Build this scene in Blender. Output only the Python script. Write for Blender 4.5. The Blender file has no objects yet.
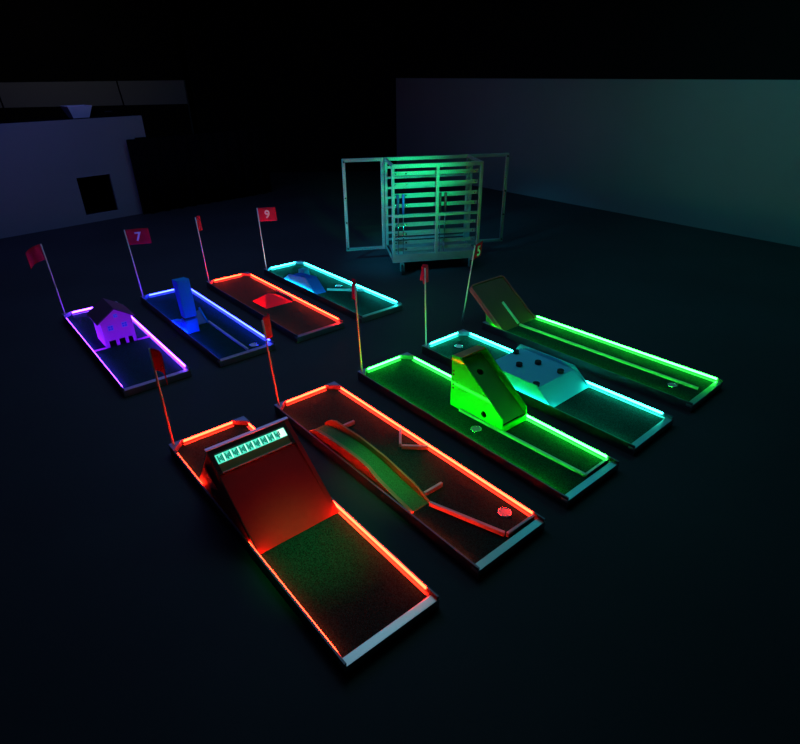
import bpy, bmesh, math, random
from mathutils import Vector, Matrix
random.seed(4)
SC = bpy.context.scene
COL = SC.collection
S = 0.62                                    # plan units -> metres (applied once at the very end)

# ------------------------------------------------------------------ materials
def mat(name, col, rough=.5, metal=0., coat=0., noise=None, bump=None, spec=.5, emit=None, estr=0.):
    m = bpy.data.materials.new(name); m.use_nodes = True
    nt = m.node_tree; b = nt.nodes['Principled BSDF']
    b.inputs['Base Color'].default_value = (*col, 1)
    b.inputs['Roughness'].default_value = rough
    b.inputs['Metallic'].default_value = metal
    b.inputs['Coat Weight'].default_value = coat
    b.inputs['Coat Roughness'].default_value = .05
    b.inputs['Specular IOR Level'].default_value = spec
    if emit:
        b.inputs['Emission Color'].default_value = (*emit, 1)
        b.inputs['Emission Strength'].default_value = estr
    tc = nt.nodes.new('ShaderNodeTexCoord')
    if noise:
        sc, amt = noise
        n = nt.nodes.new('ShaderNodeTexNoise'); n.inputs['Scale'].default_value = sc; n.inputs['Detail'].default_value = 4
        nt.links.new(tc.outputs['Object'], n.inputs['Vector'])
        r = nt.nodes.new('ShaderNodeValToRGB')
        r.color_ramp.elements[0].position = .35; r.color_ramp.elements[1].position = .7
        r.color_ramp.elements[0].color = (*[c * (1 - amt) for c in col], 1)
        r.color_ramp.elements[1].color = (*[min(1, c * (1 + amt)) for c in col], 1)
        nt.links.new(n.outputs['Fac'], r.inputs['Fac']); nt.links.new(r.outputs['Color'], b.inputs['Base Color'])
    if bump:
        sc, st = bump
        n = nt.nodes.new('ShaderNodeTexNoise'); n.inputs['Scale'].default_value = sc; n.inputs['Detail'].default_value = 3
        nt.links.new(tc.outputs['Object'], n.inputs['Vector'])
        k = nt.nodes.new('ShaderNodeBump'); k.inputs['Strength'].default_value = st; k.inputs['Distance'].default_value = .004
        nt.links.new(n.outputs['Fac'], k.inputs['Height']); nt.links.new(k.outputs['Normal'], b.inputs['Normal'])
    return m

def cloth_mat(name, col):
    m = mat(name, col, .8, noise=(20, .1)); nt = m.node_tree; b = nt.nodes['Principled BSDF']
    t = nt.nodes.new('ShaderNodeBsdfTranslucent'); t.inputs['Color'].default_value = (*col, 1)
    x = nt.nodes.new('ShaderNodeMixShader'); x.inputs['Fac'].default_value = .4
    nt.links.new(b.outputs[0], x.inputs[1]); nt.links.new(t.outputs[0], x.inputs[2])
    nt.links.new(x.outputs[0], nt.nodes['Material Output'].inputs['Surface']); return m
def led_mat(name, c, k):
    return mat(name, (.02, .02, .02), .6, emit=c, estr=k)

M = dict(
    floor=mat('floor_vinyl', (.036, .044, .048), .6, noise=(1.2, .12), spec=.2),
    wall=mat('wall_paint', (.26, .27, .27), .9, noise=(1.2, .04), spec=.1),
    black=mat('black_paint', (.006, .006, .007), .95, spec=.03),
    drape=mat('black_drape', (.004, .004, .005), 1., spec=.02),
    turf=mat('green_turf', (.0042, .056, .042), .8, noise=(260, .75), bump=(420, .6), spec=.04),
    turf_bright=mat('bright_turf', (.05, .30, .07), .75, noise=(200, .35), spec=.3),
    alu=mat('aluminium', (.60, .66, .68), .36, 1.),
    rail=mat('rail_aluminium', (.16, .17, .20), .45, .6),
    deckside=mat('deck_side', (.05, .055, .07), .5, .3),
    plate=mat('corner_plate', (.42, .42, .62), .5, .6),
    chrome=mat('chrome', (.8, .8, .82), .18, 1.),
    zinc=mat('galvanised_steel', (.40, .44, .44), .36, .6, noise=(9, .08)),
    rubber=mat('rubber', (.02, .02, .02), .7),
    pole=mat('white_fibreglass', (.85, .85, .85), .4),
    flag=cloth_mat('red_nylon', (.85, .022, .085)),
    ink=mat('white_print', (.9, .9, .9), .7),
    ramp_brown=mat('brown_lacquered_board', (.30, .0055, .016), .5, noise=(6, .06), coat=.1),
    ramp_umber=mat('umber_board', (.20, .05, .02), .5, noise=(6, .06)),
    ramp_black=mat('black_board', (.03, .028, .03), .45),
    lime=mat('lime_gloss_paint', (.012, .80, .06), .7, coat=.7, noise=(5, .05), spec=.05),
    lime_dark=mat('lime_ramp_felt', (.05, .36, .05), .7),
    olive=mat('olive_wood', (.42, .26, .09), .6, noise=(9, .2)),
    sky=mat('pale_blue_paint', (.10, .80, .95), .6),
    violet=mat('lilac_paint', (.90, .12, .85), .5),
    roof=mat('dark_plum_roof', (.10, .045, .11), .6),
    blue=mat('blue_paint', (.008, .36, .9), .8, spec=.15),
    bluewin=mat('blue_window', (.05, .16, .9), .4),
    glow_lip=mat('pale_glow_lip', (.55, .55, .58), .5, .2),
    bumper=mat('satin_grey_bumper', (.50, .62, .70), .5, .3),
    divider=mat('pale_divider', (.75, .78, .78), .35, .3),
    redboard=mat('red_paint', (.90, .03, .06), .7, spec=.2),
    redlit=mat('painted_red_light', (.9, .03, .03), .3, coat=.5),
    grip_blue=mat('blue_rubber_grip', (.03, .06, .3), .5),
    grip_red=mat('dark_red_grip', (.18, .02, .03), .5),
    grey=mat('grey_plastic', (.5, .5, .55), .5),
    peg=mat('black_rubber_peg', (.012, .012, .012), .5),
)
LED = dict(
    red=led_mat('red_led', (1, .0125, .0040), 60),
    green=led_mat('green_led', (.018, 1, .040), 40),
    teal=led_mat('teal_led', (.018, .80, .52), 38),
    cyan=led_mat('cyan_led', (.016, .66, .66), 40),
    purple=led_mat('purple_led', (.17, .028, 1), 34),
    blue=led_mat('blue_led', (.018, .030, 1), 32),
)

# ------------------------------------------------------------------ mesh helpers
def box(bm, x0, x1, y0, y1, z0, z1):
    v = [bm.verts.new(p) for p in ((x0,y0,z0),(x1,y0,z0),(x1,y1,z0),(x0,y1,z0),(x0,y0,z1),(x1,y0,z1),(x1,y1,z1),(x0,y1,z1))]
    for f in ((3,2,1,0),(4,5,6,7),(0,1,5,4),(1,2,6,5),(2,3,7,6),(3,0,4,7)): bm.faces.new([v[i] for i in f])
def bar(bm, a, b, w, h, up=Vector((0,0,1))):
    """box beam from a to b (centre line), w sideways, h along 'up'"""
    a, b = Vector(a), Vector(b); d = (b - a).normalized()
    s = d.cross(up)
    if s.length < 1e-5: s = d.cross(Vector((0,1,0)))
    s.normalize(); u = s.cross(d).normalized()
    q = []
    for p in (a, b):
        for i, j in ((-1,-1),(1,-1),(1,1),(-1,1)): q.append(bm.verts.new(p + s*i*w/2 + u*j*h/2))
    for f in ((0,1,2,3),(7,6,5,4),(0,4,5,1),(1,5,6,2),(2,6,7,3),(3,7,4,0)): bm.faces.new([q[i] for i in f])
def prism(bm, prof, y0, y1):
    """profile in x-z extruded along y"""
    a = [bm.verts.new((x, y0, z)) for x, z in prof]; b = [bm.verts.new((x, y1, z)) for x, z in prof]
    bm.faces.new(a); bm.faces.new(b[::-1]); n = len(prof)
    for i in range(n): bm.faces.new((a[i], b[i], b[(i+1) % n], a[(i+1) % n]))
def prismz(bm, prof, z0, z1):
    a = [bm.verts.new((x, y, z0)) for x, y in prof]; b = [bm.verts.new((x, y, z1)) for x, y in prof]
    bm.faces.new(a[::-1]); bm.faces.new(b); n = len(prof)
    for i in range(n): bm.faces.new((a[i], a[(i+1) % n], b[(i+1) % n], b[i]))
def rod(bm, a, b, r, r2=None, n=14):
    a, b = Vector(a), Vector(b); d = b - a; L = d.length
    m = Matrix.Translation((a+b)/2) @ d.to_track_quat('Z', 'Y').to_matrix().to_4x4()
    bmesh.ops.create_cone(bm, cap_ends=True, segments=n, radius1=r, radius2=r if r2 is None else r2, depth=L, matrix=m)
def ring(bm, c, R, r, axis=Vector((0,0,1)), n=24, k=8):
    q = Vector(axis).to_track_quat('Z', 'Y').to_matrix(); c = Vector(c); vs = []
    for i in range(n):
        t = 2*math.pi*i/n
        for j in range(k):
            s = 2*math.pi*j/k
            vs.append(bm.verts.new(c + q @ Vector(((R+r*math.cos(s))*math.cos(t), (R+r*math.cos(s))*math.sin(t), r*math.sin(s)))))
    for i in range(n):
        for j in range(k):
            bm.faces.new((vs[i*k+j], vs[((i+1)%n)*k+j], vs[((i+1)%n)*k+(j+1)%k], vs[i*k+(j+1)%k]))
def obj(name, bm, m, parent=None, bevel=0., smooth=False):
    bmesh.ops.recalc_face_normals(bm, faces=bm.faces[:])
    me = bpy.data.meshes.new(name); bm.to_mesh(me); bm.free()
    if m: me.materials.append(m)
    if smooth: me.shade_smooth()
    o = bpy.data.objects.new(name, me); COL.objects.link(o)
    if parent: o.parent = parent
    if bevel:
        b = o.modifiers.new('bevel', 'BEVEL'); b.width = bevel; b.segments = 2; b.limit_method = 'ANGLE'
    return o
def NB(): return bmesh.new()
def tag(o, label, cat, group=None):
    o['label'] = label; o['category'] = cat
    if group: o['group'] = group
    return o
def thing(name, label, cat, loc=(0,0,0), rz=0., group=None):
    o = bpy.data.objects.new(name, None); COL.objects.link(o); o.empty_display_size = .05
    o.location = loc; o.rotation_euler = (0, 0, rz); return tag(o, label, cat, group)
def struct(name, bm, m):
    o = obj(name, bm, m); o['kind'] = 'structure'; return o

# ------------------------------------------------------------------ camera
f_px, pitch, roll, H = 557.85, .50373, -.009937, 2.6313
cam = bpy.data.cameras.new('camera'); co = bpy.data.objects.new('camera', cam); COL.objects.link(co)
cam.sensor_fit = 'HORIZONTAL'; cam.sensor_width = 36; cam.lens = 36 * f_px / 800
cam.shift_y = 6 / 800 * 1.0; cam.clip_start = .02; cam.clip_end = 200
fwd = Vector((0, math.cos(pitch), -math.sin(pitch))); up0 = Vector((0, math.sin(pitch), math.cos(pitch))); rt0 = Vector((1,0,0))
rt = rt0 * math.cos(roll) - up0 * -math.sin(roll) * -1
# image axes: picture x = cos*right + sin*(down-picture y) handled as a roll about the view axis
rt = rt0 * math.cos(roll) + up0 * math.sin(roll); up = up0 * math.cos(roll) - rt0 * math.sin(roll)
R = Matrix((rt, up, -fwd)).transposed().to_4x4()
co.matrix_world = Matrix.Translation((0, 0, H)) @ R
SC.camera = co

# ------------------------------------------------------------------ lanes
W, L, ZT, TZ = .6325, 2.4, .09, .052
LN = {1: (-1.80943, 3.56706, -.88297), 2: (-1.09776, 4.14462, -.87313), 3: (-.40896, 4.74726, -.87589),
      4: (.23362, 5.3083, -.86092), 5: (.95422, 5.91517, -.8575), 6: (-4.08181, 6.29931, -.87848),
      7: (-3.3671, 6.8766, -.87414), 8: (-2.67669, 7.43405, -.87062), 9: (-1.99117, 7.97442, -.87247)}
COLR = {1: 'red', 2: 'red', 3: 'green', 4: 'teal', 5: 'green', 6: 'purple', 7: 'blue', 8: 'red', 9: 'cyan'}
def wp(i, u, v, z=0.):
    x, y, t = LN[i]; c, s = math.cos(t), math.sin(t)
    return Vector((x + u*c - v*s, y + u*s + v*c, z))

LANE_LABEL = {
 1: 'nearest mini golf lane, red lit edges, under the big brown ramp',
 2: 'red lit mini golf lane with metal bumper bars and a green trough',
 3: 'green lit mini golf lane under the tall lime wedge box',
 4: 'teal lit mini golf lane under the pale blue hill with pegs',
 5: 'green lit mini golf lane farthest right, brown ramp at its back end',
 6: 'purple lit mini golf lane under the little house',
 7: 'blue lit mini golf lane under the tall blue tower',
 8: 'red lit mini golf lane in the back row with a small red pyramid',
 9: 'cyan lit mini golf lane in the back row nearest the steel rack'}
PL = .105                                        # corner plate leg
def make_lane(i, cup=None, divs=(), strip_right=None, strip_left=None, strip_back=None):
    x, y, t = LN[i]
    r = thing('mini_golf_lane', LANE_LABEL[i], 'mini golf lane', (x, y, 0), t, 'mini golf lanes')
    th = .012
    b = NB()
    box(b, 0, L, 0, th, .0, ZT); box(b, 0, L, W-th, W, .0, ZT); box(b, 0, th, th, W-th, .0, ZT)
    box(b, L-.012, L, th, W-th, 0., TZ-.004)
    obj('side_rail', b, M['rail'], r)
    b = NB(); box(b, th, L-.012, th, W-th, .012, TZ-.006); obj('deck', b, M['deckside'], r)
    b = NB(); box(b, th, L-.05, th, W-th, TZ-.006, TZ); obj('turf', b, M['turf'], r)
    b = NB(); box(b, L-.05, L+.004, -.002, W+.002, TZ-.006, TZ+.016)
    box(b, L, L+.004, -.002, W+.002, .004, TZ-.006); obj('end_bar', b, M['alu'], r, bevel=.002)['label'] = 'flat aluminium end bar'
    for s in (0, 1):
        def Y(v): return W - v if s else v
        b = NB(); prismz(b, [(0, Y(0)), (PL, Y(0)), (0, Y(PL))], ZT, ZT+.005); p = obj('corner_plate', b, M['plate'], r)
        b = NB(); prismz(b, [(th, Y(th)), (PL-.012, Y(th)), (th, Y(PL-.012))], TZ, ZT); obj('corner_block', b, M['plate'], r)
    z0, z1 = ZT-.014, ZT+.003; g = .009; y0_, y1_ = ZT-.033, ZT-.015
    for (a0, a1) in (strip_right or [(PL+.02, L-.09)]):
        b = NB(); box(b, a0, a1, W-th-g, W-th, z0, z1); obj('led_strip', b, LED[COLR[i]], r)
    for (a0, a1) in (strip_left or [(PL+.02, L-.09)]):
        b = NB(); box(b, a0, a1, th, th+g, y0_, y1_); obj('led_strip', b, LED[COLR[i]], r)
    for (a0, a1) in (strip_back or [(PL+.005, W-PL-.005)]):
        b = NB(); box(b, th, th+g, a0, a1, z0, z1); obj('led_strip', b, LED[COLR[i]], r)
    fl = M['glow_lip']  # pale lip added at the turf edge to give the LEDs a glow band
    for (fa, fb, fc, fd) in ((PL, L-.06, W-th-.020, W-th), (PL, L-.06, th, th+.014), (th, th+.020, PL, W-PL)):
        b = NB(); box(b, fa, fb, fc, fd, TZ, TZ+.003); obj('rail_glow_lip', b, fl, r)
    if cup:
        b = NB(); ring(b, (cup[0], cup[1], TZ+.001), .043, .004); c = obj('cup_rim', b, M['chrome'], r, smooth=True)
        b = NB(); rod(b, (cup[0], cup[1], TZ-.001), (cup[0], cup[1], TZ+.0015), .04, n=28); obj('cup_lid', b, M['grey'], c)
    for d in divs:
        b = NB()
        for q in range(len(d)-1): bar(b, (*d[q], TZ+.012), (*d[q+1], TZ+.012), .018, .024)
        obj('divider_rail', b, M['divider'], r)
    return r
make_lane(1, strip_left=[(PL+.02, .60), (1.33, L-.09)])
make_lane(2, cup=(2.165, .512), strip_left=[(PL+.02, .5), (1.78, L-.09)])
make_lane(3, cup=(1.385, .185), divs=[[(1.10, .28), (2.32, .330), (2.32, W-.02)]])
make_lane(4, cup=(.215, .341))
make_lane(5, cup=(2.104, .26), divs=[[(.29, .312), (2.30, .345)]], strip_back=[(PL+.005, W-PL-.005)], strip_right=[(.3, L-.05)])
make_lane(6)
make_lane(7, cup=(2.24, .46), divs=[[(1.33, .35), (2.33, .35)]])
make_lane(8)
make_lane(9, cup=(1.25, .47))

# ------------------------------------------------------------------ lane 1 : big ramp
x, y, t = LN[1]
def at(i): return (LN[i][0], LN[i][1], 0), LN[i][2]
def lane_thing(i, name, label, cat, u, v, z=TZ, group=None):
    """empty standing on lane i; children are authored in lane coordinates"""
    p = wp(i, u, v, z)
    r = thing(name, label, cat, p, LN[i][2], group); r['_o'] = (u, v, z); return r
def lobj(name, bm, m, r, par=None, **k):
    u, v, z = r['_o']; bmesh.ops.translate(bm, vec=(-u, -v, -z), verts=bm.verts[:])
    return obj(name, bm, m, par or r, **k)

r = lane_thing(1, 'scoring_ramp', 'big brown ramp with a lit number strip along its top, on the nearest lane', 'ramp', 1.0, W/2)
v0, v1 = .022, W-.022
top = (.862, .50); foot = (1.455, TZ+.004); bk = (.53, TZ)
def on(s, off=0.):                                # point s along the slope from the top, off below it
    dx, dz = foot[0]-top[0], foot[1]-top[1]; l = math.hypot(dx, dz)
    return (top[0]+dx*s + dz/l*off, top[1]+dz*s - dx/l*off)
sl = .24                                           # end of header part
b = NB(); prism(b, [on(sl, .012), on(1, .012) if False else (foot[0], foot[1]), (foot[0]-.03, TZ), on(sl, .03)], v0+.004, v1-.03)
lobj('ramp_board', b, M['ramp_brown'], r)
b = NB(); prism(b, [on(0), on(1), (foot[0]-.04, TZ), on(0, .035)], v1-.03, v1); lobj('side_lip', b, M['ramp_brown'], r)
b = NB(); prism(b, [on(sl), on(1), (foot[0]-.04, TZ), on(sl, .035)], v0-.002, v0+.004); lobj('side_lip', b, M['ramp_black'], r)
# header: black frame around the lit strip
b = NB()
prism(b, [on(0), on(.05), on(.05, .03), on(0, .03)], v0, v1-.03)
prism(b, [on(.05), on(sl), on(sl, .03), on(.05, .03)], v0, v0+.030)
prism(b, [on(.05), on(sl), on(sl, .03), on(.05, .03)], v1-.055, v1-.03)
prism(b, [on(.05, .022), on(sl, .022), on(sl, .03), on(.05, .03)], v0+.030, v1-.055)
hd = lobj('header_frame', b, M['ramp_black'], r)
b = NB(); prism(b, [(top[0]-.022, top[1]+.001), (top[0]+.006, top[1]+.001), (top[0]+.006, top[1]+.009), (top[0]-.022, top[1]+.009)], v0-.006, v1+.004); lobj('top_edge', b, M['alu'], r)
m_strip = mat('number_strip', (.02, .3, .22), .3, emit=(.10, .92, .62), estr=1.0)
b = NB(); prism(b, [on(.06, .004), on(.145, .004), on(.145, .02), on(.06, .02)], v0+.031, v1-.056); st = lobj('number_strip', b, m_strip, r); st['label'] = 'bright green-white lit strip with dark numerals'
m_clear = mat('number_strip_pale', (.3, .5, .4), .3, emit=(.75, 1, .85), estr=1.15)
m_dark = mat('number_print', (.01, .05, .04), .5, emit=(.0, .16, .11), estr=1.)
b = NB(); b2 = NB()
wv0, wv1 = v0+.035, v1-.06
for k in range(9):
    c0 = wv0 + (wv1-wv0)*(k+.12)/9.6
    for q in range(4):
        a = c0 + q*.0095; s0 = .072 + .010*((k*3+q*5) % 3); s1 = .138 - .010*((k+q*2) % 3)
        prism(b, [on(s0, .0025), on(s1, .0025), on(s1, .004), on(s0, .004)], a, a+.0078)
    prism(b2, [on(.062, .003), on(.143, .003), on(.143, .0042), on(.062, .0042)], c0+.040, c0+.045)
prism(b2, [on(.062, .003), on(.143, .003), on(.143, .0042), on(.062, .0042)], wv1-.05, wv1)
lobj('numeral', b, m_dark, r, st); lobj('divider_line', b2, m_clear, r, st)
m_oliv = mat('olive_ledge', (.25, .33, .10), .5)
b = NB(); prism(b, [on(.147, .006), on(.225, .006), on(.225, .02), on(.147, .02)], v0+.031, v1-.056); lobj('ball_slot', b, m_oliv, r)
b = NB(); prism(b, [on(.226, -.001), on(.236, -.001), on(.236, .021), on(.226, .021)], v0+.031, v1-.056); lobj('ledge_edge', b, M['pole'], r)
for s_, v_ in ((.09, v0+.015), (.09, v1-.043), (.2, v0+.015), (.2, v1-.043)):
    b = NB(); a = on(s_); n = Vector((-(foot[1]-top[1]), 0, foot[0]-top[0])).normalized()
    rod(b, (a[0], v_, a[1]), (a[0]+n.x*.003, v_, a[1]+n.z*.003), .004, n=10)
    lobj('screw', b, M['chrome'], r, hd)
# side panels (set in from the edge) with the sloping back
for (a, c) in ((v0+.006, v0+.014), (v1-.012, v1-.004)):
    b = NB(); prism(b, [on(.02, .036), on(.93, .03), (foot[0]-.08, TZ), (bk[0]+.03, TZ), (bk[0], TZ+.01), (top[0]-.02, top[1]-.03)], a, c)
    sp = lobj('side_panel', b, M['ramp_brown'] if a > .3 else mat('dark_red_gloss_board', (.30, .006, .012), .5), r)
    if a < .3:
        b = NB(); prism(b, [(.745, .315), (.765, .135), (.895, .205)], a-.004, a); q = lobj('painted_lit_triangle', b, M['redlit'], r, sp); q['label'] = 'bright red triangle, a lit patch painted on the side panel'  # red LED light on the panel, painted as a bright triangle
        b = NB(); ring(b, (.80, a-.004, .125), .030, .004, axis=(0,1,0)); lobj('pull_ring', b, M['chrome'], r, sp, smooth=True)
b = NB(); prism(b, [(bk[0], TZ), (bk[0]+.012, TZ), (top[0]-.004, top[1]-.03), (top[0]-.02, top[1]-.03)], v0+.014, v1-.012); lobj('back_board', b, M['ramp_black'], r)

# ------------------------------------------------------------------ lane 2 : trough and bumper bars
r = lane_thing(2, 'hump_trough', 'long green trough with brown hump shaped side on the red lane with bumper bars', 'trough', 1.15, .12)
prof = [(.50, 0), (.56, .025), (.68, .055), (.85, .075), (1.05, .083), (1.2, .075), (1.35, .055), (1.5, .03), (1.65, .012), (1.77, .004)]
def hump(u, k=1.): 
    for (a, za), (c, zc) in zip(prof, prof[1:]):
        if a <= u <= c: return TZ + k*(za + (zc-za)*(u-a)/(c-a))
    return TZ
us = [.5 + 1.27*i/24 for i in range(25)]
b = NB(); prism(b, [(u, hump(u)+.001) for u in us] + [(1.77, TZ), (.5, TZ)], .052, .192); lobj('trough_bed', b, M['turf_bright'], r)
lt = [(.50, .006), (.62, .085), (.8, .108), (1.0, .122), (1.18, .128), (1.30, .118), (1.42, .075), (1.6, .04), (1.775, .012)]
def lerp(tab, u):
    for (a, za), (c, zc) in zip(tab, tab[1:]):
        if a <= u <= c: return za + (zc-za)*(u-a)/(c-a)
    return tab[-1][1]
b = NB(); u2 = [.5 + 1.275*i/30 for i in range(31)]
prism(b, [(u, TZ+lerp(lt, u)) for u in u2] + [(1.775, TZ), (.5, TZ)], .024, .052); lobj('side_board', b, M['olive'], r)
rt_ = [(.50, .02), (.56, .075), (.66, .118), (1.0, .135), (1.3, .12), (1.62, .072), (1.70, .04), (1.775, .006)]
b = NB(); prism(b, [(u, TZ+lerp(rt_, u)) for u in u2] + [(1.775, TZ), (.5, TZ)], .192, .206); lobj('side_board', b, M['olive'], r)

def bumper(i, pts, label, w=.02, h=.034):
    c = pts[0]; r = lane_thing(i, 'bumper_bar', label, 'bumper bar', c[0], c[1], TZ, 'aluminium bumper bars')
    r_o = r['_o']; b = NB()
    for q in range(len(pts)-1): bar(b, (*pts[q], TZ+h/2), (*pts[q+1], TZ+h/2), w, h)
    o = lobj('rail_section', b, M['bumper'], r, bevel=.002)
bumper(2, [(.645, .225), (.648, .385)], 'short aluminium bar beside the back end of the green trough')
bumper(2, [(.983, .608), (1.152, .463)], 'short aluminium bar of the V against the red strip, arm nearer the lane back')
bumper(2, [(1.172, .458), (1.315, .608)], 'short aluminium bar of the V against the red strip, arm nearer the lane front')
bumper(2, [(1.698, .218), (1.698, .385)], 'short aluminium bar beside the front end of the green trough')
bumper(2, [(1.79, .182), (2.305, .345)], 'long slanting aluminium bar from the green trough to the front corner')
bumper(2, [(2.322, .352), (2.328, .608)], 'aluminium bar across the front of the lane beside the round cup')

# ------------------------------------------------------------------ lane 3 : tall lime wedge
r = lane_thing(3, 'wedge_box', 'tall lime green wedge box with sloping open front and round holes', 'wedge box', 1.2, .45)
va, vb = .295, W-.024; t2 = .014
A, B_, C_, D_ = (.972, TZ), (.972, .535), (1.065, .545), (1.555, .178)
E_ = (1.565, TZ)
def holed(bm, poly, y0, y1, hc, hr, n=20):
    """flat plate (x-z polygon) with a round hole, thickness y0..y1"""
    hp = [(hc[0]+hr*math.cos(2*math.pi*k/n), hc[1]+hr*math.sin(2*math.pi*k/n)) for k in range(n)]
    for yy in (y0, y1):
        vo = [bm.verts.new((px, yy, pz)) for px, pz in poly]; vh = [bm.verts.new((px, yy, pz)) for px, pz in hp]
        es = [bm.edges.new((vo[k], vo[(k+1) % len(vo)])) for k in range(len(vo))] + [bm.edges.new((vh[k], vh[(k+1) % n])) for k in range(n)]
        bmesh.ops.triangle_fill(bm, use_beauty=True, edges=es)
        if yy == y0: o0, h0 = vo, vh
        else: o1, h1 = vo, vh
    for k in range(len(poly)): bm.faces.new((o0[k], o0[(k+1) % len(poly)], o1[(k+1) % len(poly)], o1[k]))
    for k in range(n): bm.faces.new((h0[k], h0[(k+1) % n], h1[(k+1) % n], h1[k]))
b = NB(); holed(b, [A, E_, D_, C_, B_], va, va+t2, (1.36, .135), .028); sp = lobj('side_panel', b, M['lime'], r)
for zz in (.235, .27, .365, .40):
    b = NB(); rod(b, (1.0, va-.004, zz), (1.0, va, zz), .009); lobj('screw', b, M['peg'], r, sp)
b = NB(); holed(b, [A, E_, D_, C_, B_], vb-t2, vb, (1.36, .135), .028); lobj('side_panel', b, M['lime'], r)
b = NB(); prism(b, [B_, C_, (1.068, .533), (.972, .523)], va+t2, vb-t2); lobj('top_board', b, M['olive'], r)
b = NB(); prism(b, [(.972, TZ), (.984, TZ), (.984, .523), (.972, .523)], va+t2, vb-t2); lobj('back_board', b, M['lime_dark'], r)
# recessed ramp bed with a hole
rec = .07
dx, dz = D_[0]-C_[0], D_[1]-C_[1]; l = math.hypot(dx, dz); nx, nz = dz/l, -dx/l   # inward normal (down)
P0 = (C_[0]+nx*rec+.0, C_[1]+nz*rec); P1 = (D_[0]+nx*rec*.6+.02, D_[1]+nz*rec*1.0)
b = NB()
n = 22; org = Vector((P0[0], 0, P0[1])); ax = (Vector((P1[0], 0, P1[1])) - org); ln = ax.length; ax.normalize(); nn = Vector((ax.z, 0, -ax.x))
def plate(bm, dep, y0, y1, hc, hr):
    out = [(0, y0), (ln, y0), (ln, y1), (0, y1)]; hp = [(hc[0]+hr*math.cos(2*math.pi*k/n), hc[1]+hr*math.sin(2*math.pi*k/n)) for k in range(n)]
    def P(s, y, d): return org + ax*s + nn*d + Vector((0, y, 0))
    res = []
    for d in (0, dep):
        vo = [bm.verts.new(P(s, y, d)) for s, y in out]; vh = [bm.verts.new(P(s, y, d)) for s, y in hp]
        es = [bm.edges.new((vo[k], vo[(k+1) % 4])) for k in range(4)] + [bm.edges.new((vh[k], vh[(k+1) % n])) for k in range(n)]
        bmesh.ops.triangle_fill(bm, use_beauty=True, edges=es); res.append((vo, vh))
    (o0, h0), (o1, h1) = res
    for k in range(4): bm.faces.new((o0[k], o0[(k+1) % 4], o1[(k+1) % 4], o1[k]))
    for k in range(n): bm.faces.new((h0[k], h0[(k+1) % n], h1[(k+1) % n], h1[k]))
plate(b, .012, va+t2, vb-t2, (.16, (va+vb)/2), .032)
lobj('ramp_bed', b, M['lime_dark'], r)
b = NB(); box(b, E_[0]-.012, E_[0], va+t2, vb-t2, TZ, TZ+.055); lobj('front_lip', b, M['lime'], r)

# ------------------------------------------------------------------ lane 4 : pale blue hill with pegs
r = lane_thing(4, 'peg_hill', 'low pale blue hill board with five black pegs across the teal lane', 'hill board', 1.15, W/2)
hz = .205; q0, q1, q2, q3 = .70, .83, 1.44, 1.60; vL, vR = .024, W-.024
b = NB(); prism(b, [(q0, TZ), (q1, hz-.035), (q1, hz-.05), (q0+.03, TZ)], vL+.01, vR-.01); prism(b, [(q1, hz-.035), (q2, hz-.035), (q2, hz-.05), (q1, hz-.05)], vL+.01, vR-.01)
prism(b, [(q2, hz-.035), (q3+.02, TZ), (q3-.02, TZ), (q2, hz-.05)], vL+.01, vR-.01); lobj('hill_board', b, M['sky'], r)
for s, (a, c) in enumerate(((vL, vL+.01), (vR-.01, vR))):
    b = NB(); prism(b, [(q0, TZ), (q1-.02, hz), (q2, hz+.004), (q3+.02, TZ+.01), (q3+.02, TZ)], a, c); lobj('side_board', b, M['sky'], r)
for (pu, pv) in ((.867, .462), (1.059, .272), (1.153, .438), (1.40, .445), (1.40, .08)):
    b = NB(); rod(b, (pu, pv, hz-.035), (pu, pv, hz-.004), .031, n=24); o = lobj('peg', b, M['peg'], r, bevel=.003)

# ------------------------------------------------------------------ lane 5 : overhanging brown ramp
r = lane_thing(5, 'tilted_ramp', 'plain brown ramp with rounded top rising over the back of the far right lane', 'ramp', .15, W/2)
T5 = (-.25, .455); F5 = (.285, TZ+.006); dx, dz = F5[0]-T5[0], F5[1]-T5[1]; l5 = math.hypot(dx, dz)
a5 = Vector((dx/l5, 0, dz/l5)); n5 = Vector((-a5.z, 0, a5.x))
o5 = Vector((T5[0], 0, T5[1]))
va, vb = .024, W-.024
def rr(w0, w1, s0, s1, rad, n=7):
    pts = [(s1, w0), (s1, w1)]
    for k in range(n+1): a = math.pi/2*k/n; pts.append((s0+rad-rad*math.sin(a), w1-rad+rad*math.cos(a)))
    for k in range(n+1): a = math.pi/2*k/n; pts.append((s0+rad-rad*math.cos(a), w0+rad-rad*math.sin(a)))
    return pts
def slab(bm, pts, d0, d1):
    lo = [bm.verts.new(o5 + a5*s + Vector((0, v, 0)) + n5*d0) for s, v in pts]; hi = [bm.verts.new(o5 + a5*s + Vector((0, v, 0)) + n5*d1) for s, v in pts]
    bm.faces.new(lo[::-1]); bm.faces.new(hi)
    for k in range(len(pts)): bm.faces.new((lo[k], lo[(k+1) % len(pts)], hi[(k+1) % len(pts)], hi[k]))
b = NB(); slab(b, rr(va, vb, 0, l5, .05), -.016, -.004); lobj('ramp_board', b, M['ramp_umber'], r)
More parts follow.
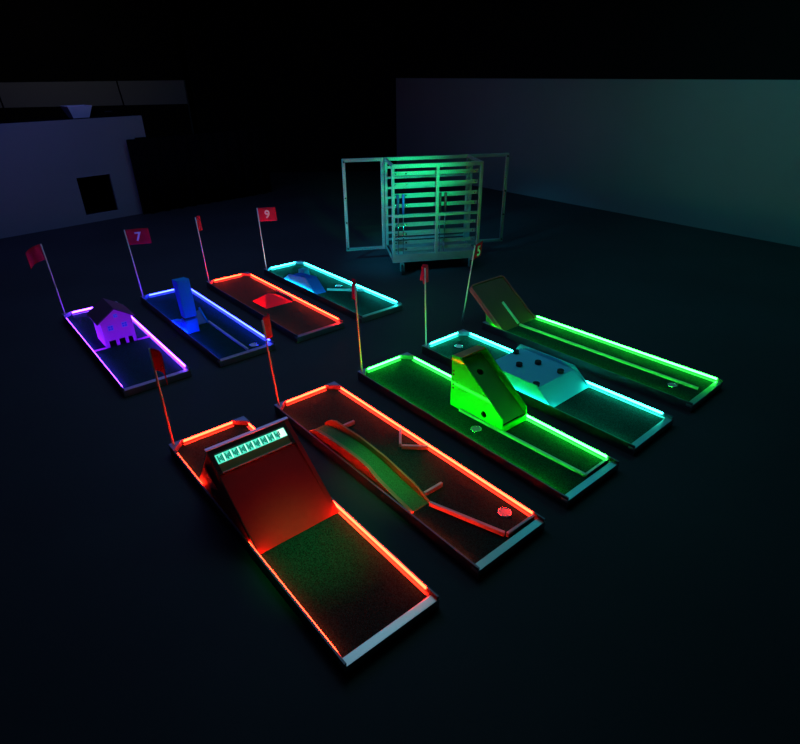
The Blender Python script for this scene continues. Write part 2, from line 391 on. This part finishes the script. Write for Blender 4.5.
# rim: thin raised border along the top and both sides
outer = rr(va, vb, 0, l5, .05); inner = rr(va+.012, vb-.012, .012, l5, .045)
b = NB(); n_ = len(outer)
def V5(s, v, d): return b.verts.new(o5 + a5*s + Vector((0, v, 0)) + n5*d)
lv = [[V5(s, v, d) for s, v in P] for P, d in ((outer, -.045), (outer, .012), (inner, .012), (inner, -.045))]
for k in range(1, n_):
    k2 = (k+1) % n_
    for q in range(4): b.faces.new((lv[q][k], lv[q][k2], lv[(q+1) % 4][k2], lv[(q+1) % 4][k]))
zc = [v for v in b.verts if False]
lobj('rim', b, mat('red_brown_edging', (.5, .07, .07), .5), r)
for (c0, c1) in ((va+.012, va+.02), (vb-.02, vb-.012)):
    b = NB(); prism(b, [(F5[0]-.01, TZ), (.03, TZ), (.0, TZ+.165)], c0, c1); lobj('support_panel', b, M['lime_dark'], r)
b = NB(); p0, p1 = o5 + a5*(.50*l5) + n5*.008, o5 + a5*(l5-.02) + n5*.008
bar(b, (p0.x, .31, p0.z), (p1.x, .31, p1.z), .018, .022, up=n5); lobj('divider_rail', b, M['divider'], r)

# ------------------------------------------------------------------ lane 6 : the little house
r = lane_thing(6, 'toy_house', 'little lilac house with two blue windows and dark gabled roof on the purple lane', 'toy house', 1.1, .32)
h0, h1 = .157, .472; uf, ub = 1.295, .95; eL, eR, ap = .343, .352, .455; am = .318
def facade(u0, u1, nm):
    b = NB()
    vb_ = [h0, h0+.038, .262, .298, .358, .392, h1-.034, h1]; a = []; 
    for uu in (u0, u1):
        lo = [b.verts.new((uu, v, TZ)) for v in vb_]; md = [b.verts.new((uu, v, .122)) for v in vb_]
        tp = [b.verts.new((uu, h1, eR)), b.verts.new((uu, am, ap)), b.verts.new((uu, h0, eL))]
        for k in (0, 2, 4, 6): b.faces.new((lo[k], lo[k+1], md[k+1], md[k]))
        b.faces.new(md + tp); a.append((lo, md, tp))
    (l0, m0, t0), (l1, m1, t1) = a
    for k in (0, 2, 4, 6):
        b.faces.new((l0[k], l0[k+1], l1[k+1], l1[k])); b.faces.new((l0[k], m0[k], m1[k], l1[k])); b.faces.new((l0[k+1], m0[k+1], m1[k+1], l1[k+1]))
    for k in (1, 3, 5): b.faces.new((m0[k], m0[k+1], m1[k+1], m1[k]))
    o0 = [m0[7]] + t0 + [m0[0]]; o1 = [m1[7]] + t1 + [m1[0]]
    for k in range(4): b.faces.new((o0[k], o0[k+1], o1[k+1], o1[k]))
    return lobj(nm, b, M['violet'], r)
fr = facade(uf-.012, uf, 'front_wall'); facade(ub, ub+.012, 'back_wall')
b = NB(); box(b, ub+.012, uf-.012, h0, h0+.012, TZ, eL); lobj('side_wall', b, M['violet'], r)
b = NB(); box(b, ub+.012, uf-.012, h1-.012, h1, TZ, eR); lobj('side_wall', b, M['violet'], r)
for s in (0, 1):
    b = NB(); ex, ez = (h0-.035, eL-.018) if s == 0 else (h1+.035, eR-.018)
    q = [(am, ap+.002), (ex, ez), (ex, ez+.014), (am, ap+.018)]
    a = [b.verts.new((ub-.05, v, z)) for v, z in q]; c = [b.verts.new((uf+.012, v, z)) for v, z in q]
    b.faces.new(a); b.faces.new(c[::-1])
    for k in range(4): b.faces.new((a[k], a[(k+1) % 4], c[(k+1) % 4], c[k]))
    lobj('roof_slope', b, M['roof'], r)
M['winframe'] = mat('pale_blue_frame', (.35, .45, 1.), .4)
for (wv, wz, w_) in ((.243, .262, .044), (.385, .268, .044), (.318, .385, .028)):
    b = NB(); box(b, uf, uf+.002, wv-w_/2, wv+w_/2, wz-w_/2, wz+w_/2); wn = lobj('window', b, M['bluewin'], r)
    b = NB(); e = .006; h_ = w_/2
    for bx in ((wv-h_-e, wv-h_, wz-h_-e, wz+h_+e), (wv+h_, wv+h_+e, wz-h_-e, wz+h_+e), (wv-h_, wv+h_, wz+h_, wz+h_+e), (wv-h_, wv+h_, wz-h_-e, wz-h_), (wv-.003, wv+.003, wz-h_, wz+h_), (wv-h_, wv+h_, wz-.003, wz+.003)):
        box(b, uf, uf+.005, *bx)
    lobj('window_frame', b, M['winframe'], r, wn)
for e0, e1 in ((.024, h0-.002), (h1+.002, W-.024)):
    b = NB(); box(b, uf-.004, uf+.010, e0, e1, TZ, TZ+.016); lobj('threshold_strip', b, M['violet'], r)

# ------------------------------------------------------------------ lane 7 : blue tower
r = lane_thing(7, 'blue_tower', 'tall leaning blue tower with a slot and low wedge on the blue lane', 'tower', 1.4, .11)
b = NB(); box(b, 1.37, 1.495, .035, .172, TZ, .205); lobj('base_box', b, M['blue'], r)
b = NB()
q = [(1.372, .232), (1.482, .232), (1.455, .66), (1.30, .64)]
prism(b, q, .040, .180); lobj('tower_shaft', b, M['blue'], r, bevel=.004)
b = NB(); box(b, 1.375, 1.44, .045, .165, .205, .232); lobj('slot_core', b, M['peg'], r)
b = NB(); prism(b, [(.97, TZ), (1.37, .165), (1.37, TZ)], .024, .11); lobj('entry_wedge', b, M['blue'], r)
b = NB(); prism(b, [(1.10, TZ), (1.10, TZ+.01), (1.14, .19), (1.34, TZ+.01), (1.34, TZ)], .33, .345); lobj('side_fin', b, M['blue'], r)
b = NB(); prism(b, [(1.12, TZ), (1.15, .16), (1.32, TZ+.006), (1.32, TZ)], .19, .33); lobj('exit_slope', b, mat('blue_slope', (.06, .2, .4), .6), r)

# ------------------------------------------------------------------ lane 8 : red pyramid
r = lane_thing(8, 'red_pyramid', 'low bright red pyramid obstacle on the back row red lane', 'pyramid', 1.2, .33)
b = NB(); a = [b.verts.new(p) for p in ((1.02, .17, TZ), (1.375, .18, TZ), (1.385, .555, TZ), (1.05, .56, TZ))]; t_ = [b.verts.new(p) for p in ((1.10, .325, .128), (1.09, .375, .128))]
b.faces.new(a[::-1]); b.faces.new((a[0], a[1], t_[0])); b.faces.new((a[1], a[2], t_[1], t_[0])); b.faces.new((a[2], a[3], t_[1])); b.faces.new((a[3], a[0], t_[0], t_[1]))
lobj('pyramid_body', b, M['redboard'], r)
bumper(8, [(.90, .585), (1.36, .585)], 'thin bar lying along the right rail behind the red pyramid', .016, .03)

# ------------------------------------------------------------------ lane 9 : blue wedge bridge
r = lane_thing(9, 'wedge_bridge', 'small blue wedge bridge beside the left rail of the cyan lane', 'bridge', 1.0, .13)
b = NB(); prism(b, [(.50, TZ), (.70, .18), (1.13, .235), (1.33, TZ+.02), (1.33, TZ)], .026, .04); lobj('side_board', b, M['blue'], r)
b = NB(); prism(b, [(.50, TZ), (.70, .165), (1.13, .215), (1.34, TZ+.004), (1.34, TZ)], .04, .20); lobj('bridge_deck', b, mat('deep_blue_board', (.008, .14, .6), .8, spec=.1), r)
b = NB(); box(b, .70, .84, .15, .26, .10, .255); b.free()
b = NB(); prism(b, [(.62, TZ), (.66, .205), (.80, .225), (.86, TZ)], .205, .285); lobj('guide_block', b, mat('light_blue_board', (.02, .6, .8), .8, spec=.1), r)
bumper(9, [(1.30, .245), (1.66, .60)], 'thin pale bar slanting across the cyan lane to its right strip', .016, .03)

# ------------------------------------------------------------------ flags
def flag_mesh(D, length, height, amp, waves, droop, curl=0.):
    """cloth hanging from a pole at the origin (top at z=0) going out along D (unit xy)"""
    D = Vector((D[0], D[1], 0)).normalized(); N = Vector((-D.y, D.x, 0)); b = NB(); nx, nz = 18, 8; g = []
    for i in range(nx+1):
        s = i/nx; row = []
        ang = curl*s; px = D*(math.sin(ang)/curl if abs(curl) > 1e-3 else s)*length + N*((1-math.cos(ang))/curl if abs(curl) > 1e-3 else 0)*length
        for j in range(nz+1):
            t_ = j/nz
            off = N*amp*math.sin(s*math.pi*2*waves + t_*.8)*min(1, s*2.5)
            z = -t_*height*(1-.12*s*0) - droop*s*s
            row.append(b.verts.new(px*(1-.10*t_*0) + off + Vector((0, 0, z))))
        g.append(row)
    for i in range(nx):
        for j in range(nz): b.faces.new((g[i][j], g[i+1][j], g[i+1][j+1], g[i][j+1]))
    return b
def text_mesh(body, size):
    cu = bpy.data.curves.new('digit', 'FONT'); cu.body = body; cu.size = size; cu.align_x = 'CENTER'; cu.align_y = 'CENTER'; cu.offset = size*.025; cu.extrude = .0008
    o = bpy.data.objects.new('digit_tmp', cu); COL.objects.link(o)
    me = bpy.data.meshes.new_from_object(o.evaluated_get(bpy.context.evaluated_depsgraph_get()))
    bpy.data.objects.remove(o); bpy.data.curves.remove(cu); return me
def flag(base, tip, D, label, length=.27, height=.19, amp=.012, waves=.8, droop=.02, curl=0., digit=None):
    base, tip = Vector(base), Vector(tip)
    r = thing('golf_flag', label, 'flag', base, 0, 'red flags on thin poles')
    t_ = tip - base
    b = NB(); rod(b, (0, 0, 0), t_, .0085, .0075, n=12); obj('pole', b, M['pole'], r, smooth=True)
    b = flag_mesh(D, length, height, amp, waves, droop, curl)
    k = t_ / t_.z
    for v in b.verts:                                    # shear the cloth so that its hem follows the pole
        z = v.co.z; v.co = v.co + Vector((k.x*z, k.y*z, 0)) + t_
    c = obj('flag_cloth', b, M['flag'], r, smooth=True)
    so = c.modifiers.new('thick', 'SOLIDIFY'); so.thickness = .002; so.offset = 0
    if digit:
        me = text_mesh(digit, .15); o = bpy.data.objects.new('number', me); COL.objects.link(o); o.parent = c
        Dv = Vector((D[0], D[1], 0)).normalized(); face = Vector((Dv.y, -Dv.x, 0))          # towards the viewer when D runs right
        c0 = t_ + Dv*length*.5 + Vector((k.x, k.y, 1))*(-height*.5) + face*(.016) + Vector((0, 0, -droop*.25))
        o.matrix_local = Matrix.Translation(c0) @ Matrix((Dv, Vector((0, 0, 1)), face)).transposed().to_4x4()
        me.materials.append(M['ink'])
    return r
PB = ZT + .005
flag(wp(1, .03, .03, PB), (-1.784, 3.59, .914), (.93, -.36), 'drooping red flag at the back corner of the nearest lane', .16, .175, .02, .6, .06, -.5)
flag(wp(2, .03, .03, PB), (-1.105, 4.165, .88), (.13, .99), 'narrow folded red flag at the back corner of the lane with bumper bars', .2, .19, .022, 1., .02, .3)
flag(wp(3, .03, .03, PB), (-.396, 4.778, .95), (-.10, .99), 'narrow folded red flag at the back corner of the lane with the lime wedge', .2, .2, .022, 1., .0, .2)
flag(wp(4, .03, .03, PB), (.257, 5.329, .925), (.02, .99), 'brownish red folded flag at the back corner of the lane with the peg hill', .2, .17, .045, 1.0, .02, .2)
flag(wp(6, .03, .03, PB), (-4.095, 6.35, .93), (-.85, -.50), 'red flag waving to the left behind the toy house lane', .19, .18, .02, .8, .07, .7)
flag(wp(7, .03, .03, PB), (-3.385, 6.925, .94), (.94, .33), 'flag with a white 7 above the blue lane', .275, .19, .006, .5, -.0, 0., '7')
flag(wp(8, .03, .03, PB), (-2.69, 7.51, .95), (.08, .99), 'narrow folded red flag at the back corner of the lane with the pyramid', .22, .19, .022, 1., .02, .5)
flag(wp(9, .03, .03, PB), (-1.985, 8.02, .96), (.97, .22), 'flag with a white 9 above the cyan lane', .255, .19, .006, .5, -.0, 0., '9')
b5, t5 = wp(5, -.285, -.035, 0), wp(5, -.150, -.035, .955)
flag(b5, t5, (.60, .80), 'dark tilted flag with a white 5 before the steel rack', .17, .17, .006, .5, -.02, 0., '5')

# ------------------------------------------------------------------ steel rack
ca = math.radians(11.); cx, cy = -.092, 7.948
r = thing('storage_rack', 'wheeled steel rack with many cross slats and both rear gates open', 'rack', (cx, cy, 0), ca)
RW, RD, z0, z1 = 1.30, .72, .185, 1.525; tb = .042; BX = .03   # local x along the front, y to the back
def post(bm, x, y, a=z0, c=z1, w=tb): box(bm, x-w/2, x+w/2, y-w/2, y+w/2, a, c)
for (px_, py_) in ((tb/2, 0), (RW-tb/2, 0), (RW/2, -.004), (tb/2+BX, RD), (RW-tb/2+BX, RD)):
    b = NB(); post(b, px_, py_); obj('post', b, M['zinc'], r, bevel=.004)
b = NB(); box(b, tb, RW-tb, -.022, .022, z1-.05, z1); obj('front_rail', b, M['zinc'], r)
b = NB(); box(b, tb, RW-tb, -.02, .02, .835-.018, .835+.018); obj('front_rail', b, M['zinc'], r)
b = NB(); box(b, 0, RW, -.026, .022, z0-.01, z0+.105); obj('base_rail', b, M['zinc'], r)
for za, zb_ in ((z1-.045, z1), (z0, z0+.05)):
    b = NB(); box(b, tb+BX, RW-tb+BX, RD-.02, RD+.02, za, zb_); obj('rear_rail', b, M['zinc'], r)
for s in (0, 1):
    xx = tb/2 + s*(RW-tb)
    for za, hh_ in ((z1-.02, .035), (z0+.03, .05)):
        b = NB(); bar(b, (xx, .02, za), (xx+BX, RD-.02, za), .035, hh_); obj('side_rail', b, M['zinc'], r)
zs = [1.39, 1.245, 1.10, .96, .69, .56, .435, .335]
for z_ in zs:
    b = NB(); box(b, .03, RW-.03, .085, .095, z_-.026, z_+.026); sl_ = obj('slat', b, M['zinc'], r)
    for xq in (.07, .22, RW-.075):
        b = NB(); rod(b, (xq, .077, z_), (xq, .085, z_), .012, n=10); obj('bolt', b, M['chrome'], sl_)
for z_ in zs + [.82]:
    b = NB(); box(b, tb+BX, RW-tb+BX, RD-.032, RD-.022, z_-.016, z_+.016); obj('slat', b, M['zinc'], r)
b = NB(); box(b, .03, RW-.03, .03, RD-.03, z0+.04, z0+.055); obj('floor_tray', b, M['zinc'], r)
for s in (0, 1):                                   # rear gates, opened flat
    x0 = BX - .62 if s == 0 else RW + BX + .008; x1 = x0 + .61
    b = NB(); w = .045
    box(b, x0, x0+w, RD-.02, RD+.02, z0, z1); box(b, x1-w, x1, RD-.02, RD+.02, z0, z1)
    box(b, x0+w, x1-w, RD-.02, RD+.02, z1-.045, z1); box(b, x0+w, x1-w, RD-.02, RD+.02, z0, z0+.045)
    g = obj('gate', b, M['zinc'], r, bevel=.003)
    xo = x0+w/2 if s == 0 else x1-w/2
    for zz in (.62, .98, z1-.04, z0+.04):
        b = NB(); rod(b, (xo, RD-.034, zz), (xo, RD-.02, zz), .014, n=12); obj('bolt', b, M['rubber'], g)
for (px_, py_) in ((.13, -.07), (RW-.13, -.07), (.12+BX, RD-.03), (RW-.12+BX, RD-.03)):
    b = NB(); R_ = .080
    rod(b, (px_-.014, py_+.02, R_), (px_+.014, py_+.02, R_), R_, n=28); w_ = obj('caster', b, M['rubber'], r, bevel=.006)
    b = NB(); rod(b, (px_-.018, py_+.02, R_), (px_+.018, py_+.02, R_), R_*.55, n=20); obj('wheel_hub', b, M['chrome'], w_)
    b = NB(); box(b, px_-.026, px_-.019, py_-.02, py_+.045, R_-.02, z0-.012); box(b, px_+.019, px_+.026, py_-.02, py_+.045, R_-.02, z0-.012); box(b, px_-.026, px_+.026, py_-.03, py_+.05, z0-.018, z0-.010)
    obj('fork', b, M['zinc'], w_)
# putters standing on the rack tray
for k, (px_, gm, lab) in enumerate(((.10, 'grip_blue', 'thin club with dark blue grip standing in the rack, nearer its left post'),
                              (.17, 'grip_blue', 'thin club with dark blue grip in the rack, just right of its leftmost club'),
                              (RW/2+.06, 'grip_red', 'thin club with dark red grip in the rack, just right of its middle post'),
                              (RW/2+.13, 'grip_red', 'thin club with dark red grip in the rack, rightmost of the clubs'))):
    base = Vector((cx, cy, 0)) + Matrix.Rotation(ca, 3, 'Z') @ Vector((px_, .052, z0+.0555))
    t_ = thing('putter', lab, 'putter', base, ca, 'clubs standing in the rack')
    top_ = Vector((.010 if k % 2 else .0, .0, .88))
    q = top_*.66
    b = NB(); rod(b, (0, 0, .02), q, .007, n=10); obj('shaft', b, M['chrome'], t_, smooth=True)
    b = NB(); rod(b, q, top_, .016, .019, n=14); obj('grip', b, M[gm], t_, smooth=True)
    b = NB(); box(b, -.030, .012, -.012, .012, 0, .022); obj('club_head', b, M['chrome'], t_, bevel=.004)

# ------------------------------------------------------------------ room
wd = Vector((3.737, -4.696, 0)).normalized(); w0 = Vector((2.926, 13.865, 0)); wn = Vector((-wd.y, wd.x, 0))     # wn points away from the room
if wn.x < 0: wn = -wn
def slabwall(bm, a, b_, n_, th, za, zb):
    q = [a, b_, b_+n_*th, a+n_*th]
    lo = [bm.verts.new((p.x, p.y, za)) for p in q]; hi = [bm.verts.new((p.x, p.y, zb)) for p in q]
    bm.faces.new(lo); bm.faces.new(hi[::-1])
    for k in range(4): bm.faces.new((lo[k], lo[(k+1) % 4], hi[(k+1) % 4], hi[k]))
CE = 5.2
b = NB(); box(b, -16, 18, -7, 26, -.1, 0); struct('floor', b, M['floor'])
b = NB(); box(b, -16, 18, -7, 26, CE, CE+.1); struct('ceiling', b, M['black'])
wa = w0 - wd*4.75; wb = w0 + wd*17
b = NB(); slabwall(b, wa, wb, wn, .12, 0, 2.45); struct('wall_right', b, M['wall'])
b = NB(); slabwall(b, wa, wb, wn, .12, 2.45, CE); struct('trim_1', b, M['black'])
# dark end wall running left from the pale wall
ed = Vector((-math.cos(math.radians(8)), math.sin(math.radians(8)), 0))
b = NB(); slabwall(b, wa + wn*.12, Vector((-5.72, 17.5, 0)), Vector((.1, 1, 0)).normalized(), .12, 0, CE); struct('wall_back', b, M['black'])
b = NB(); slabwall(b, Vector((-5.9, 17.5, 0)), Vector((-15.5, 15.2, 0)), Vector((0, 1, 0)), .12, 0, 2.45); struct('wall_left', b, mat('grey_back_wall', (.20, .20, .21), .9, spec=.1))
b = NB(); slabwall(b, Vector((-5.9, 17.46, 0)), Vector((-15.5, 15.16, 0)), Vector((0, 1, 0)), .04, 0, 1.86); struct('trim_3', b, M['black'])
b = NB(); slabwall(b, Vector((-5.9, 17.5, 0)), Vector((-15.5, 15.2, 0)), Vector((0, 1, 0)), .12, 2.45, CE); struct('trim_2', b, M['black'])

# bar counter
cd = Vector((1.736, 1.885, 0)).normalized(); c0 = Vector((-7.286, 10.209, 0)); ct = math.atan2(cd.y, cd.x)
r = thing('bar_counter', 'tall pale blue-lit bar counter along the left of the room', 'counter', c0, ct)
b = NB(); box(b, -4.5, 1.56, 0, .06, 0, 1.48); box(b, 2.2, 2.86, 0, .06, 0, 1.48); box(b, 1.56, 2.2, 0, .06, .86, 1.48); box(b, 1.56, 2.2, 0, .06, 0, .15)
obj('front_panel', b, M['wall'], r)
b = NB(); box(b, -4.5, 3.1, 0, .06, 1.48, 1.88); obj('fascia', b, M['wall'], r)
b = NB(); box(b, -4.5, 3.1, .06, 1.0, 1.83, 1.87); obj('worktop', b, M['black'], r)
b = NB(); box(b, 1.50, 1.555, .06, .9, 0, 1.3); box(b, 2.205, 2.26, .06, .9, 0, 1.3); box(b, 1.50, 2.26, .9, .95, 0, 1.3); box(b, 1.5, 2.26, .06, .95, 1.3, 1.34); obj('niche_lining', b, M['drape'], r)
b = NB(); box(b, -4.5, -4.4, .06, 1.0, 0, 1.83); box(b, 2.80, 2.86, .06, 1.0, 0, 1.83); obj('end_panel', b, M['black'], r)
# black curtain hanging beside the counter end
def CL(s, d, z): p = c0 + cd*s + Vector((-cd.y, cd.x, 0))*d; return Vector((p.x, p.y, z))
b = NB(); n_ = 60; lo = []; hi = []
for k in range(n_+1):
    s = 2.62 + 3.3*k/n_; wv = .05*math.sin(k*1.1) + .02*math.sin(k*2.7)
    lo.append(b.verts.new(CL(s + .04*math.sin(k), -.16+wv, .02))); hi.append(b.verts.new(CL(s + (.02 if k > 3 else .0), -.14+wv*.6, 1.47)))
for k in range(n_): b.faces.new((lo[k], lo[k+1], hi[k+1], hi[k]))
o = obj('black_curtain', b, M['drape'], None, smooth=True); tag(o, 'black curtain hanging beside the right end of the bar counter', 'curtain')
so = o.modifiers.new('thick', 'SOLIDIFY'); so.thickness = .02
# things on the counter
p = CL(2.12, .60, 1.871)
r = thing('bin', 'pale flared box lit violet on top of the bar counter', 'box', p, ct)
b = NB(); k1, k2, hh = .15, .23, .21
lo = [b.verts.new((sx*k1, sy*k1*.8, 0)) for sx, sy in ((-1,-1),(1,-1),(1,1),(-1,1))]; hi = [b.verts.new((sx*k2, sy*k2*.8, hh)) for sx, sy in ((-1,-1),(1,-1),(1,1),(-1,1))]
b.faces.new(lo[::-1])
for k in range(4): b.faces.new((lo[k], lo[(k+1) % 4], hi[(k+1) % 4], hi[k]))
o = obj('box_body', b, mat('pale_plastic', (.75, .75, .9), .6), r); so = o.modifiers.new('thick', 'SOLIDIFY'); so.thickness = .012
p = CL(2.72, .78, 1.871); r = thing('equipment_case', 'low black case on the bar counter right of the pale box', 'case', p, ct)
b = NB(); box(b, -.26, .26, -.15, .15, 0, .15); obj('case_body', b, M['drape'], r, bevel=.01)
b = NB(); box(b, -.07, .07, -.165, -.15, .07, .09); obj('handle', b, M['rubber'], r)
for k, (s_, lab) in enumerate(((.75, 'thin black stand rising from the counter at the left picture edge'), (2.96, 'thin black stand rising from the counter right of the black case'))):
    p = CL(s_, .35, 1.871) if k else CL(.85, .45, 1.871)
    r = thing('microphone_stand', lab, 'stand', p, ct, 'thin black stands on the counter')
    b = NB(); rod(b, (0, 0, 0), (0, 0, .02), .09, n=24); obj('base', b, M['drape'], r)
    b = NB(); rod(b, (0, 0, .02), (-.06, 0, .72), .014, n=10); obj('pole', b, M['drape'], r)

# ------------------------------------------------------------------ lights of the room and added fills
def area(name, loc, target, size, col, power, sizey=None, spread=None):
    l = bpy.data.lights.new(name, 'AREA'); l.shape = 'RECTANGLE'; l.size = size; l.size_y = sizey or size; l.color = col; l.energy = power
    if spread: l.spread = spread
    o = bpy.data.objects.new(name, l); COL.objects.link(o); o.location = loc
    o.rotation_euler = (Vector(target) - Vector(loc)).to_track_quat('-Z', 'Y').to_euler(); return o
def spot(name, loc, target, ang, col, power, blend=1., rad=.15):
    l = bpy.data.lights.new(name, 'SPOT'); l.spot_size = math.radians(ang); l.spot_blend = blend; l.color = col; l.energy = power; l.shadow_soft_size = rad
    o = bpy.data.objects.new(name, l); COL.objects.link(o); o.location = loc
    o.rotation_euler = (Vector(target) - Vector(loc)).to_track_quat('-Z', 'Y').to_euler(); return o
area('ceiling_wash_blue', (-3.0, 8.5, 4.9), (-3, 8.5, 0), 5, (.24, .30, 1.), 58)
area('ceiling_wash_teal', (-.3, 5.6, 4.9), (-.1, 5.2, 0), 2.2, (.42, .90, 1.), 15)
area('ceiling_wash_right', (3.5, 7.5, 4.9), (3.5, 7.5, 0), 3, (.03, .80, .9), 22)
spot('wall_wash_teal', (2.5, 5.5, 4.6), (7.0, 9.3, 2.3), 75, (.03, .85, .86), 95)
spot('wall_wash_blue', (-.5, 9., 4.6), (3.5, 13.5, 2.2), 75, (.12, .36, 1.), 12)
spot('counter_wash', (-4., 7.5, 4.6), (-7.6, 10.0, 1.9), 80, (.10, .12, 1.), 75)
spot('back_wall_fill', (-8.5, 13.5, 4.8), (-9, 16.8, 2.2), 110, (1., .95, .9), 26)  # unseen fill added to lift the grey wall behind the counter
spot('green_spot', wp(1, 1.7, .32, 4.6), wp(1, 1.64, .32, .05), 11, (.01, 1., .16), 420)
spot('trough_spot', wp(2, 1.6, .0, 4.6), wp(2, 1.35, .12, .1), 12, (.25, 1., .3), 300)
spot('rack_fill_green', (1.0, 5.2, 2.4), (.35, 8.1, 1.25), 24, (.0, 1., .32), 850)  # unseen green fill added to brighten the rack steel
spot('rack_fill_cyan', (-2.4, 5.6, 2.6), (-.3, 8.3, .8), 32, (.0, .6, 1.), 700)  # unseen cyan fill from the left, added to tint the rack

# ------------------------------------------------------------------ world and look
w = bpy.data.worlds.new('world'); SC.world = w; w.use_nodes = True
w.node_tree.nodes['Background'].inputs['Color'].default_value = (.0, .0, .0, 1); w.node_tree.nodes['Background'].inputs['Strength'].default_value = 0
vs = SC.view_settings; vs.view_transform = 'Standard'; vs.look = 'None'; vs.exposure = 0; vs.gamma = 1; vs.use_curve_mapping = False
SC.cycles.use_denoising = True
SC.cycles.max_bounces = 6; SC.cycles.sample_clamp_indirect = 4; SC.cycles.caustics_reflective = False; SC.cycles.caustics_refractive = False

# ------------------------------------------------------------------ to metres
for o in list(SC.objects):
    if '_o' in o: del o['_o']
    o.location = o.location * S
    for md in o.modifiers:
        if md.type == 'BEVEL': md.width *= S
        if md.type == 'SOLIDIFY': md.thickness *= S
    if o.type == 'LIGHT':
        o.data.energy *= S*S
        if o.data.type == 'AREA': o.data.size *= S; o.data.size_y *= S
        else: o.data.shadow_soft_size *= S
for me in bpy.data.meshes: me.transform(Matrix.Scale(S, 4))
